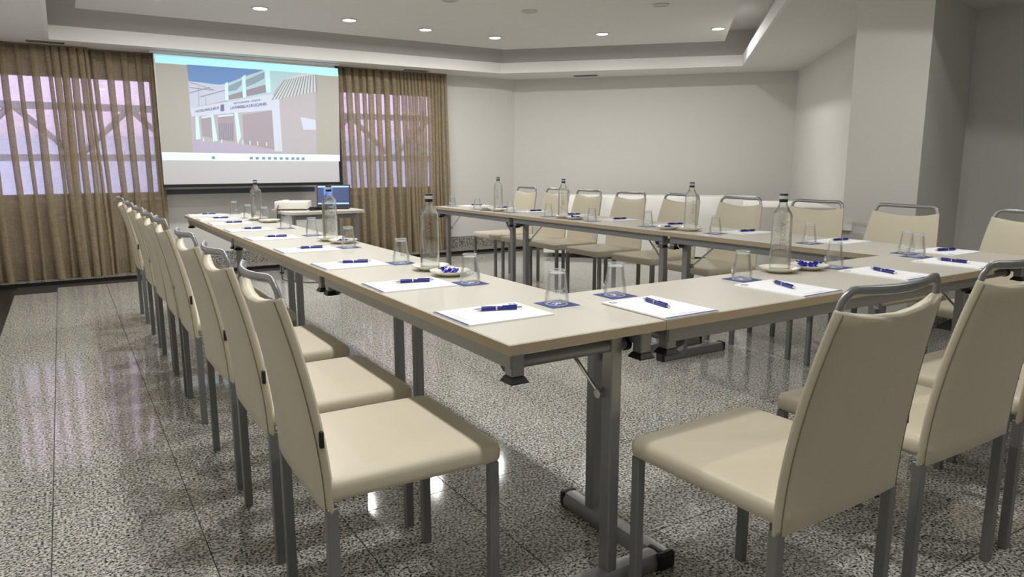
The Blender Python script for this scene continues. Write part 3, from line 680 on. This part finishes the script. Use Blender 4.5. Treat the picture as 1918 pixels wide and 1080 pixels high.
# ------------------------------------------------------------------ chairs (local: sitter faces +x, origin on floor under the seat)
def back_point(u, v):
    z = 0.395 + v * 0.465
    x = -0.200 - 0.004 * v - 0.070 * v ** 1.7 - 0.016 * (1 - u * u) * (0.3 + 0.7 * v)
    w = 0.222 - 0.034 * v ** 1.5 + 0.006 * math.sin(math.pi * v)
    z -= 0.024 * (1 - u * u) * v ** 8
    return Vector((x, w * u, z))
def make_chair():
    t = thing('chair', 'x', 'chair')
    # seat: bevelled pad, slightly crowned
    bm = bmesh.new(); bmesh.ops.create_grid(bm, x_segments=10, y_segments=10, size=1)
    top = [[None] * 11 for _ in range(11)]
    rows = []
    def rr_outline(hx, hy, r, n=5):
        out = []
        for cx, cy, a0 in ((hx - r, hy - r, 0), (-hx + r, hy - r, 90), (-hx + r, -hy + r, 180), (hx - r, -hy + r, 270)):
            for k in range(n + 1):
                a = math.radians(a0 + 90 * k / n); out.append((cx + r * math.cos(a), cy + r * math.sin(a)))
        return out
    bm.free()
    sm_ = MB(); rings = []
    for (ins, z, r) in ((0.012, 0.414, 0.020), (0.002, 0.420, 0.026), (0.0, 0.430, 0.028), (0.0, 0.446, 0.028), (0.003, 0.455, 0.027), (0.010, 0.462, 0.022), (0.024, 0.4655, 0.02), (0.07, 0.467, 0.02), (0.14, 0.468, 0.02)):
        rings.append([(x + 0.006, y, z) for x, y in rr_outline(0.222 - ins, 0.226 - ins, r)])
    sm_.grid(rings, wrap=True); n_ = len(rings[0])
    sm_.f.append(tuple(range(n_))); sm_.m.append(0); sm_.f.append(tuple(range((len(rings) - 1) * n_, len(rings) * n_))); sm_.m.append(0)
    seat = sm_.build('seat', M['leather'], t, smooth=55)
    # backrest: closed shell with rounded edges
    TH = 0.030; bb = MB(); rws = []
    nv = 12
    us = [-1, -0.93, -0.7, -0.4, 0, 0.4, 0.7, 0.93, 1]
    def ring(v, sh, dz=0.0):
        pts = []
        for u in us:                       # rear face
            p = back_point(u * sh, v); e = TH * sh * (0.25 if abs(u) == 1 else (0.8 if abs(u) > 0.9 else 1.0))
            pts.append((p.x - e / 2, p.y, p.z + dz))
        for u in reversed(us):             # front face
            p = back_point(u * sh, v); e = TH * sh * (0.25 if abs(u) == 1 else (0.8 if abs(u) > 0.9 else 1.0))
            pts.append((p.x + e / 2, p.y, p.z + dz))
        return pts
    def ring_t(v, k, dz):
        c = [(back_point(u, v)) for u in us] ; pts = []
        for u, p in zip(us, c):
            e = TH * k * (0.25 if abs(u) == 1 else 1.0); pts.append((p.x - e / 2, p.y * (0.985 + 0.015 * k), p.z + dz))
        for u, p in reversed(list(zip(us, c))):
            e = TH * k * (0.25 if abs(u) == 1 else 1.0); pts.append((p.x + e / 2, p.y * (0.985 + 0.015 * k), p.z + dz))
        return pts
    rws.append(ring_t(0, 0.45, -0.006)); rws.append(ring_t(0, 0.8, -0.003))
    for i in range(nv + 1): rws.append(ring(i / nv, 1.0))
    rws.append(ring_t(1, 0.8, 0.004)); rws.append(ring_t(1, 0.4, 0.007))
    bb.grid(rws, wrap=True); n_ = len(rws[0])
    for base_ in (0, (len(rws) - 1) * n_):
        m_ = len(us)
        for k in range(m_ - 1):
            bb.f.append((base_ + k, base_ + k + 1, base_ + n_ - 2 - k, base_ + n_ - 1 - k)); bb.m.append(0)
    back = bb.build('backrest', M['leather'], t, smooth=60)
    for s in (-1, 1):
        pts = []
        for i in range(13):
            v = i / 12; p = back_point(0.955 * s, v); pts.append((p.x - TH * 0.36, p.y, p.z))
        MB().tube(pts, 0.0009, 5).build('seam', M['seam'], back)
    p = back_point(-1, 0.36)
    MB().rbox((p.x - 0.006, p.y - 0.007, p.z - 0.018), (p.x + 0.003, p.y + 0.004, p.z + 0.018), 0.001, 1).build('brand_tab', M['tag'], back)
    # top rail: flat oval tube rising out of the panel corners and bowing backwards
    pts = []
    w0 = back_point(1, 1).y - 0.012; x0 = back_point(1, 1).x; zt = back_point(1, 1).z
    path = [(w0 + 0.004, -0.05, 0.010), (w0, 0.0, 0.0), (w0 - 0.004, 0.018, -0.003), (w0 - 0.011, 0.030, -0.006), (w0 - 0.024, 0.0385, -0.008), (w0 - 0.045, 0.040, -0.010)]
    for (yy, dz, dx) in path: pts.append((x0 + dx, yy, zt + dz))
    for k in range(1, 8):
        u = 1 - 2 * k / 8.0; yy = (w0 - 0.045) * u
        pts.append((x0 - 0.010 - 0.022 * (1 - u * u), yy, zt + 0.040 - 0.003 * (1 - u * u)))
    for (yy, dz, dx) in reversed(path): pts.append((x0 + dx, -yy, zt + dz))
    prof = [(0.0065 * math.cos(a), 0.0105 * math.sin(a)) for a in [2 * math.pi * k / 10 for k in range(10)]]
    MB().tube(pts, 0.008, 10, prof=prof, up=(1, 0, 0)).build('top_rail', M['steel'], t, smooth=60)
    # legs, square tube
    for sx, sy in ((1, 1), (1, -1), (-1, 1), (-1, -1)):
        x = 0.205 if sx > 0 else -0.198; y = 0.208 * sy; h = 0.0125
        MB().rbox((x - h, y - h, 0.0), (x + h, y + h, 0.416 if sx > 0 else 0.40), 0.002, 1).build('leg', M['leg'], t)
    return t
chair = make_chair(); used_chair = False
LEFT_CH = [(0.31, 0.0, -0.02), (0.84, 0.0, 0.0), (1.41, 0.0, 0.02), (2.16, 0.005, 0.0), (2.62, 0.0, -0.01), (3.12, 0.0, 0.015), (3.75, 0.0, 0.0), (4.55, 0.0, 0.0)]
for i, (y, dx, rz) in enumerate(LEFT_CH):
    lab = 'cream leather chair in the left row, ' + ('nearest to the viewer' if i == 0 else ('farthest, beside the left curtain' if i == 7 else ORD[i] + ' from the viewer'))
    place(chair, used_chair, (-0.16 + dx, y + 0.05, 0), rz, lab, 'chairs along the left table row'); used_chair = True
for i, (x, y, rz) in enumerate([(0.575, -0.225, 0.02), (1.165, -0.20, 0.0), (1.70, -0.195, 0.0), (2.22, -0.19, 0.0)]):
    lab = ['cream leather chair seen from behind in front of the cross table, nearest', 'cream leather chair at the cross table, second from the left', 'cream leather chair at the cross table, third from the left', 'cream leather chair at the cross table, farthest right by the picture edge'][i]
    place(chair, True, (x, y, 0), math.pi / 2 + rz, lab, 'chairs in front of the cross table')
RIGHT_CH = [0.30, 0.93, 1.50, 2.08, 2.66, 3.21, 3.77, 4.24, 4.78]
for i, y in enumerate(RIGHT_CH):
    lab = 'cream leather chair facing left in the right row, ' + ('nearest, cut by the right picture edge' if i == 0 else ('farthest, left end of the row' if i == 8 else ORD[i] + ' from the right picture edge'))
    place(chair, True, (2.90 + (0.03 if i in (2, 4) else 0.0), y, 0), math.pi + random.uniform(-0.03, 0.03), lab, 'chairs along the right table row')

# ------------------------------------------------------------------ place settings
ZTOP = HT
def make_notepad():      # local: bottom edge at x=0 towards the sitter, long side along +x
    t = thing('notepad', 'x', 'notepad')
    lx, wy = 0.258, 0.19
    MB().box((0, -wy / 2, 0), (lx, wy / 2, 0.004)).build('sheets', M['paper'], t)
    MB().box((0.0005, -wy / 2 + 0.0005, 0.004), (0.009, wy / 2 - 0.0005, 0.0042)).build('blue_band', M['navy'], t)
    lg = MB(); lg.box((lx - 0.034, wy / 2 - 0.032, 0.004), (lx - 0.014, wy / 2 - 0.012, 0.0042)).build('logo', M['navy'], t)
    MB().box((lx - 0.029, wy / 2 - 0.027, 0.0042), (lx - 0.019, wy / 2 - 0.017, 0.0043)).build('logo_mark', M['paper'], t)
    for k, (ya, yb) in enumerate(((-0.06, 0.0), (-0.02, 0.03), (-0.05, 0.06))):
        MB().box((0.013 + 0.007 * k, ya, 0.004), (0.0145 + 0.007 * k, yb, 0.00412)).build('print_line', M['ink'], t)
    return t
def make_pen():          # along +x, centre at origin
    t = thing('ballpoint_pen', 'x', 'pen')
    MB().tube([(-0.045, 0, 0.0062), (-0.02, 0, 0.0064), (0.01, 0, 0.0056), (0.052, 0, 0.0058)], [0.0062, 0.0062, 0.0054, 0.0056], 10).build('barrel', M['pen_blue'], t, smooth=True)
    MB().tube([(-0.045, 0, 0.0062), (-0.058, 0, 0.0058), (-0.066, 0, 0.0056)], [0.0058, 0.0036, 0.0012], 10).build('tip', M['silver'], t, smooth=True)
    MB().tube([(-0.006, 0, 0.006), (-0.002, 0, 0.006)], 0.0064, 10).build('band', M['silver'], t, smooth=True)
    MB().tube([(0.052, 0, 0.0058), (0.066, 0, 0.0058)], 0.003, 8).build('push_button', M['silver'], t, smooth=True)
    MB().rbox((0.012, -0.0018, 0.0112), (0.055, 0.0018, 0.0128), 0.0005, 1).build('clip', M['pen_blue'], t)
    return t
def make_coaster():
    t = thing('coaster', 'x', 'coaster')
    MB().box((-0.047, -0.047, 0), (0.047, 0.047, 0.0012)).build('card', M['coaster'], t)
    rg = MB(); rg.lathe([(0.026, 0.0012), (0.026, 0.0014), (0.031, 0.0014), (0.031, 0.0012)], 24, close=False).build('ring_mark', M['white'], t)
    text_mesh('logo_letter', 'R', 0.040, M['white'], t, lambda x, y: (y, -x, 0.0015), 1.0, 0.001)
    return t
def make_glass():        # upside-down tumbler, rim on the coaster
    t = thing('tumbler', 'x', 'glass')
    outp = [(0.0335, 0.0), (0.0340, 0.012), (0.0338, 0.026), (0.0315, 0.036), (0.0290, 0.048), (0.0262, 0.070), (0.0236, 0.094), (0.0226, 0.0975), (0.0, 0.0975)]
    inp = [(0.0318, 0.0), (0.0322, 0.012), (0.0320, 0.026), (0.0297, 0.036), (0.0272, 0.048), (0.0245, 0.070), (0.0222, 0.0855), (0.0, 0.0865)]
    g = MB(); g.lathe(outp, 24, close=False); g.lathe(list(reversed(inp)), 24, close=False)
    n = 24
    body = g.build('bowl', M['glass'], t, smooth=50, recalc=False)
    ang = [2 * math.pi * k / 24 for k in range(25)]
    MB().tube([(0.0328 * math.cos(a), 0.0328 * math.sin(a), 0.0012) for a in ang], 0.0009, 5, cap=False).build('rim', M['glass_edge_glint'], t, smooth=True)
    MB().tube([(0.0230 * math.cos(a), 0.0230 * math.sin(a), 0.0962) for a in ang], 0.0011, 5, cap=False).build('base_edge', M['glass_edge_glint'], t, smooth=True)
    MB().lathe([(0.0, 0.0872), (0.0215, 0.0868), (0.0222, 0.0885), (0.0, 0.0895)], 20, close=False).build('thick_base', M['glass_edge_glint'], t, smooth=True)
    text_mesh('script', 'Cruz', 0.021, M['white'], t, lambda x, y: (0.0350 * math.sin(x / 0.035), -0.0350 * math.cos(x / 0.035), 0.030 + y), 1.0, 0.0004)
    return t
def make_saucer():
    t = thing('saucer', 'x', 'saucer')
    MB().lathe([(0.0, 0.006), (0.030, 0.0055), (0.042, 0.008), (0.058, 0.014), (0.070, 0.0195), (0.072, 0.0195), (0.0715, 0.0170), (0.060, 0.0105), (0.044, 0.0040), (0.040, 0.0), (0.036, 0.0), (0.034, 0.0025), (0.0, 0.0025)], 28, close=False).build('dish', M['porcelain'], t, smooth=50)
    return t
def make_bottle():
    t = thing('water_bottle', 'x', 'bottle')
    sq = (5.0, 0.0265)
    prof = [(0.0, 0.002), (0.030, 0.0), (0.0345, 0.004), (0.0352, 0.03), (0.0345, 0.08), (0.0332, 0.17), (0.0326, 0.198), (0.0300, 0.207), (0.0255, 0.217), (0.0190, 0.229), (0.0150, 0.236), (0.0138, 0.243), (0.0138, 0.252)]
    g = MB(); g.lathe(prof, 32, close=False, sq=sq)
    body = g.build('glass_body', M['bottle'], t, smooth=40)
    MB().lathe([(0.0, 0.003), (0.0285, 0.003), (0.0325, 0.006), (0.0332, 0.03), (0.0313, 0.17), (0.0306, 0.200), (0.0, 0.2005)], 32, close=False, sq=sq).build('water', M['water'], t, smooth=40)
    # moulded relief near the foot
    mpts = [(-0.028, 0.020), (-0.030, 0.078), (-0.018, 0.082), (-0.006, 0.066), (0.010, 0.052), (0.018, 0.058), (0.029, 0.044), (0.029, 0.020)]
    rel = MB(); rel.tube([(x, -0.0362, z) for x, z in mpts[1:-1]], 0.0016, 6).build('relief', M['bottle'], body, smooth=True)
    text_mesh('embossed_name', 'AYORE', 0.026, M['glass_text'], body, lambda x, y: (y, -0.0352 + 0.0012 * abs(x) / 0.03 * 0, 0.135 - x), 1.0, 0.0003)
    cp = MB().lathe([(0.0138, 0.246), (0.0148, 0.247), (0.0148, 0.274), (0.0140, 0.2755), (0.0, 0.2755)], 20, close=False).build('cap', M['cap'], t, smooth=40)
    MB().lathe([(0.0150, 0.257), (0.0151, 0.258), (0.0151, 0.268), (0.0150, 0.269)], 20, close=False).build('cap_label', M['cap_label'], cp, smooth=40)
    return t
M['glass_text'] = thin_glass('embossed_glass', (0.72, 0.74, 0.73, 1), 1.0)
P_pad, P_pen, P_coa, P_gla, P_sau, P_bot = make_notepad(), make_pen(), make_coaster(), make_glass(), make_saucer(), make_bottle()
U = dict(pad=False, pen=False, coa=False, gla=False, sau=False, bot=False)
def put(kind, loc, rz, label, group):
    pr = dict(pad=P_pad, pen=P_pen, coa=P_coa, gla=P_gla, sau=P_sau, bot=P_bot)[kind]
    o = place(pr, U[kind], loc, rz, label, group); U[kind] = True; return o
ROWN = {'L': 'left table row', 'B': 'cross table', 'R': 'right table row'}
def where(row, i, n):
    if row == 'B': return 'on the cross table, ' + ['first from the left', 'second from the left', 'third from the left', 'at its right end'][i]
    return 'on the ' + ROWN[row] + ', ' + ('nearest to the viewer' if i == 0 else ('farthest away' if i == n - 1 else ORD[i] + ' from the viewer'))
LOOK = lambda x, y: math.atan2(CAM.y - y, CAM.x - x) + math.pi / 2
def setting(row, i, n, px, py, rz, pen_rz, gx, gy, face=False, pen_off=(0.14, 0.0)):
    w = where(row, i, n); g = ' of the ' + ROWN[row]
    put('pad', (px, py, ZTOP), rz, 'white notepad with blue foot band ' + w, 'notepads' + g)
    c, s = math.cos(rz), math.sin(rz)
    put('pen', (px + c * pen_off[0] - s * pen_off[1], py + s * pen_off[0] + c * pen_off[1], ZTOP + 0.0044), pen_rz, 'blue ballpoint pen lying on the notepad ' + w, 'pens' + g)
    put('coa', (gx, gy, ZTOP), rz, 'blue square coaster with white emblem ' + w, 'coasters' + g)
    put('gla', (gx, gy, ZTOP + 0.0016), (LOOK(gx, gy) if face else rz + 2.2), 'upside-down clear tumbler ' + w, 'tumblers' + g)
LEFT_PADS = [0.300, 0.840, 1.400, 1.990, 2.610, 3.190, 3.750, 4.220, 4.715]
LEFT_GL = [(0.355, 0.32), (0.322, 0.765), (0.325, 1.34), (0.335, 1.985), (0.36, 2.655), (0.355, 3.19), (0.38, 3.835), (0.355, 4.235), (0.36, 4.755)]
for i, y in enumerate(LEFT_PADS):
    gx, gy = LEFT_GL[i]
    setting('L', i, 9, 0.006, y, random.uniform(-0.02, 0.02), -0.26 + random.uniform(-0.08, 0.08), gx, gy, pen_off=(0.155, 0.02))
BX = [0.562, 1.115, 1.665, 2.150]; BG = [(0.580, 0.335), (1.135, 0.330), (1.655, 0.335), (2.225, 0.335)]
for i, x in enumerate(BX):
    setting('B', i, 4, x, 0.004 if i else 0.002, math.pi / 2 + (0.02 if i % 2 else 0.0), [1.40, 1.18, 1.22, 1.5][i] + math.pi, BG[i][0], BG[i][1], face=(i == 3), pen_off=(0.15, -0.01))
RG = [0.42, 0.90, 1.50, 2.05, 2.58, 3.10, 3.64, 4.19, 4.66]
RP = [0.36, 0.87, 1.45, 2.02, 2.56, 3.10, 3.62, 4.14, 4.62]
for i, y in enumerate(RP):
    setting('R', i, 9, X2 + WR - 0.006, y, math.pi + random.uniform(-0.03, 0.03), math.pi - 0.15 + random.uniform(-0.15, 0.15), 2.30 if i < 4 else 2.275, RG[i], face=(i < 2), pen_off=(0.12, 0.0))

# bottles on saucers, second saucer with sweets
def make_candy():
    t = thing('wrapped_sweet', 'x', 'sweet')
    MB().lathe([(0.0, -0.010), (0.006, -0.008), (0.0075, 0.0), (0.006, 0.008), (0.0, 0.010)], 8, close=False).build('sweet', M['candy'], t, smooth=True)
    for s in (-1, 1):
        vs = [(0, 0, s * 0.009)]; fs = []
        for k in range(7):
            a = math.pi * (k / 6.0) ; vs.append((0.009 * math.cos(a), 0.004 * math.sin(a * 3), s * (0.019 + 0.002 * (k % 2))))
        for k in range(6): fs.append((0, k + 1, k + 2))
        vs2 = [(x, y + 0.0008, z) for x, y, z in vs]
        mb = MB(); mb.add(vs, fs); mb.add(vs2, fs); mb.build('wrapper_twist', M['candy'], t, recalc=False)
    return t
P_can = make_candy(); U_can = False
def sweets(cx, cy, n, label, seed):
    global U_can
    rnd = random.Random(seed)
    for k in range(n):
        o = P_can if not U_can else copy_tree(P_can); U_can = True
        a = 2 * math.pi * k / n + rnd.uniform(-0.3, 0.3); r = 0.026 if n > 2 else 0.014
        o.location = (cx + r * math.cos(a), cy + r * math.sin(a), ZTOP + 0.0155 + (0.009 if k % 3 == 2 else 0.0))
        o.rotation_euler = (math.pi / 2 + rnd.uniform(-0.25, 0.25), rnd.uniform(-0.3, 0.3), rnd.uniform(0, 6.28))
        o['label'] = label; o['group'] = label
BOT = [('nearest on the left row', 0.345, 1.115, 0.345, 0.955, 5, 0.4), ('midway along the left row', 0.36, 2.33, 0.375, 2.18, 2, 0.2), ('farthest on the left row', 0.36, 3.97, 0.385, 3.75 - 0.03, 0, 0.1),
       ('on the cross table', 1.385, 0.372, 1.49, 0.362, 6, 0.55), ('nearest on the right row', 2.31, 1.70, 2.27, 1.83, 2, 0.7), ('midway along the right row', 2.285, 2.93, 2.28, 2.775, 4, 0.3), ('farthest on the right row', 2.28, 3.84, 2.25, 4.00, 2, 0.2)]
for k, (w, bx, by, sx, sy, nc, rz) in enumerate(BOT):
    if math.hypot(sx - bx, sy - by) < 0.146:
        d = Vector((sx - bx, sy - by)).normalized() * 0.147; sx, sy = bx + d.x, by + d.y
    put('sau', (bx, by, ZTOP), 0, 'white saucer under the water bottle ' + w, 'saucers under bottles')
    put('bot', (bx, by, ZTOP + 0.0062), LOOK(bx, by) + rz - 0.45, 'clear water bottle with black and silver cap ' + w, 'water bottles')
    put('sau', (sx, sy, ZTOP), 0, ('white saucer of blue sweets beside the bottle ' if nc else 'empty white saucer beside the bottle ') + w, 'saucers for sweets')
    if nc: sweets(sx, sy, nc, 'blue wrapped sweet in the saucer by the bottle ' + w, 20 + k)

# ------------------------------------------------------------------ projector desk
DZ = 0.675
dk = thing('projector_desk', 'small beige desk with round legs in front of the projection screen', 'desk', (0, 0, 0))
dt = MB(); dx0, dx1, dy0, dy1 = 1.02, 1.82, 5.66, 6.40
out = []
for cx, cy, a0 in ((dx1 - 0.1, dy1 - 0.1, 0), (dx0 + 0.1, dy1 - 0.1, 90), (dx0 + 0.1, dy0 + 0.1, 180), (dx1 - 0.1, dy0 + 0.1, 270)):
    for k in range(7):
        a = math.radians(a0 + 15 * k); out.append((cx + 0.1 * math.cos(a), cy + 0.1 * math.sin(a)))
n = len(out)
dt.add([(x, y, DZ - 0.025) for x, y in out] + [(x, y, DZ) for x, y in out], [tuple(range(n)), tuple(range(n, 2 * n))] + [(i, (i + 1) % n, n + (i + 1) % n, n + i) for i in range(n)])
dt.build('desktop', M['top'], dk)
MB().rbox((dx0 + 0.08, dy0 + 0.07, DZ - 0.075), (dx1 - 0.08, dy0 + 0.095, DZ - 0.025), 0.002, 1).build('rail', M['rail'], dk)
MB().rbox((dx0 + 0.08, dy1 - 0.095, DZ - 0.075), (dx1 - 0.08, dy1 - 0.07, DZ - 0.025), 0.002, 1).build('rail', M['rail'], dk)
for x, y in ((dx0 + 0.075, dy0 + 0.08), (dx0 + 0.075, dy1 - 0.08), (dx1 - 0.09, dy0 + 0.08), (dx1 - 0.09, dy1 - 0.08)):
    lg = MB().lathe([(0.020, 0.012), (0.020, DZ - 0.025)], 14, c=(x, y)).build('leg', M['steel'], dk, smooth=True)
    MB().lathe([(0.022, 0.0), (0.022, 0.014)], 14, c=(x, y)).build('foot', M['plastic'], lg, smooth=True)
pj = thing('projector', 'white video projector standing on the small desk', 'projector', (1.20, 6.13, DZ), -0.45)
MB().rbox((-0.165, -0.12, 0.012), (0.165, 0.12, 0.092), 0.012, 3).build('housing', M['projector'], pj, smooth=40)
MB().lathe([(0.035, 0.090), (0.035, 0.098), (0.030, 0.100), (0.0, 0.100)], 18, c=(-0.08, 0.04), close=False).build('focus_hood', M['projector'], pj, smooth=True)
MB().tube([(-0.10, 0.118, 0.05), (-0.10, 0.13, 0.05)], 0.028, 16).build('lens', M['black'], pj, smooth=True)
for q in range(5):
    MB().box((-0.167, -0.06 + q * 0.022, 0.03), (-0.1645, -0.05 + q * 0.022, 0.075)).build('vent_slot', M['vent_dark'], pj)
for x, y in ((-0.13, -0.09), (0.13, -0.09), (-0.13, 0.09), (0.13, 0.09)):
    MB().lathe([(0.012, 0.0), (0.012, 0.013)], 10, c=(x, y)).build('foot', M['plastic'], pj)
lp = thing('laptop', 'open dark laptop with a blue screen beside the projector', 'laptop', (1.60, 6.10, DZ), -0.42)
MB().rbox((-0.175, -0.12, 0.0), (0.175, 0.12, 0.018), 0.004, 2).build('base', M['laptop'], lp)
kb = MB()
for r in range(4):
    for c_ in range(12): kb.box((-0.15 + c_ * 0.025, -0.02 + r * 0.027, 0.018), (-0.15 + c_ * 0.025 + 0.020, -0.02 + r * 0.027 + 0.021, 0.0195))
kb.build('keyboard', M['black'], lp)
th = math.radians(14)
def lidp(x, h, d): return (x, 0.118 + math.sin(th) * h - math.cos(th) * d * 0 + d, 0.016 + math.cos(th) * h)
def lid_box(name, x0, x1, h0, h1, d0, d1, m, par):
    P = [lidp(x, h, d) for d in (d0, d1) for (x, h) in ((x0, h0), (x1, h0), (x1, h1), (x0, h1))]
    return MB().add(P, [(0, 1, 2, 3), (4, 7, 6, 5), (0, 4, 5, 1), (1, 5, 6, 2), (2, 6, 7, 3), (3, 7, 4, 0)]).build(name, m, par)
lid = lid_box('lid', -0.175, 0.175, 0.0, 0.235, 0.0, 0.008, M['laptop'], lp)
M['lcd'] = mat('lcd_navy', srgb(30, 52, 104), 0.3, emit=0.35); M['lcd_bar'] = mat('lcd_bar', srgb(150, 200, 250), 0.3, emit=0.6); M['lcd_blue'] = mat('lcd_blue', srgb(50, 120, 225), 0.3, emit=0.5)
scn = lid_box('display', -0.162, 0.162, 0.018, 0.222, -0.0008, 0.0002, M['lcd'], lp)
lid_box('title_bar', -0.162, 0.162, 0.208, 0.222, -0.0014, -0.0008, M['lcd_bar'], scn)
lid_box('task_strip', -0.162, 0.162, 0.026, 0.040, -0.0014, -0.0008, M['lcd_bar'], scn)
lid_box('picture', -0.10, -0.01, 0.12, 0.205, -0.0012, -0.0008, M['lcd_blue'], scn)
# cables
pts = []
for k in range(60):
    a = k * 0.42; r = 0.055 + 0.012 * math.sin(k * 0.9)
    pts.append((1.37 + r * 1.5 * math.cos(a), 5.83 + r * 0.8 * math.sin(a), DZ + 0.006 + 0.00055 * k))
o = MB().tube(pts, 0.0045, 6).build('coiled_cable', M['cable'], None, smooth=True)
tag(o, 'coiled black cable lying in front of the projector', 'cable')
o = MB().tube([(1.065, 6.16, DZ + 0.05), (1.03, 6.06, DZ + 0.05), (0.99, 5.95, DZ + 0.02), (0.965, 5.84, DZ - 0.03), (0.955, 5.8, 0.35), (0.96, 5.78, 0.02), (1.00, 5.74, 0.005), (1.15, 5.55, 0.005), (1.32, 5.45, 0.005), (1.42, 5.62, 0.005), (1.30, 5.75, 0.005)], 0.005, 6).build('power_cable', M['cable'], None, smooth=True)
tag(o, 'black power cable hanging from the projector to the floor', 'cable')
o = MB().rbox((1.46, 5.60, 0.0), (1.60, 5.66, 0.035), 0.006, 2).build('power_strip', M['projector'])
tag(o, 'white power strip on the floor under the small desk', 'power strip')

# ------------------------------------------------------------------ covered tables along the diagonal walls
def covered_table(c, ang, L, D, label):
    t = thing('covered_table', label, 'table', (c[0], c[1], 0), ang, 'side tables under white cloths')
    h = 0.742; rows = []; peri = []
    def outline(g):
        pts = []; n = 22
        for (ax, ay, bx, by) in ((-L / 2, -D / 2, L / 2, -D / 2), (L / 2, -D / 2, L / 2, D / 2), (L / 2, D / 2, -L / 2, D / 2), (-L / 2, D / 2, -L / 2, -D / 2)):
            for k in range(n):
                s = k / n; x, y = ax + (bx - ax) * s, ay + (by - ay) * s
                nx, ny = (by - ay), -(bx - ax); l = math.hypot(nx, ny); nx, ny = nx / l, ny / l
                w = g * (0.5 + 0.5 * math.sin(s * 38 + ax * 7)) * math.sin(math.pi * s) ** 0.3
                pts.append((x + nx * w, y + ny * w))
        return pts
    for z, g in ((0.745, 0.0), (0.742, 0.006), (0.5, 0.016), (0.25, 0.026), (0.055, 0.032)):
        rows.append([(x, y, z) for x, y in outline(g)])
    mb = MB(); mb.grid(rows, wrap=True); n = len(rows[0]); mb.f.append(tuple(range(n))); mb.m.append(0)
    mb.build('tablecloth', M['cloth'], t, smooth=50)
    for sx in (-1, 1):
        for sy in (-1, 1):
            MB().box((sx * (L / 2 - 0.08) - 0.02, sy * (D / 2 - 0.08) - 0.02, 0), (sx * (L / 2 - 0.08) + 0.02, sy * (D / 2 - 0.08) + 0.02, 0.74)).build('leg', M['steel'], t)
aD = math.atan2(DD.y, DD.x)
mid = Vector((5.05, 5.0)) + Vector((0.707, 0.707)) * 0.36
covered_table((mid.x, mid.y), aD, 2.5, 0.70, 'long side table under a white cloth along the diagonal wall')
covered_table((5.16, 3.20), math.atan2(WD.y, WD.x), 1.15, 0.66, 'short side table under a white cloth behind the right row')
# trunking on the pillar
pf = E_ + B2 * 0.46
o = MB().rbox((-0.10, -0.02, 0.70), (0.10, 0.0, 0.76), 0.003, 1).build('wall_trunking', M['fascia'])
o.location = (pf.x, pf.y, 0); o.rotation_euler = (0, 0, math.atan2(B2.y, B2.x) + math.pi)
tag(o, 'white plastic cable trunking on the pillar behind the right row', 'trunking')
# parts carry no category
for ob in list(C.objects):
    if ob.parent is not None and 'category' in ob: del ob['category']
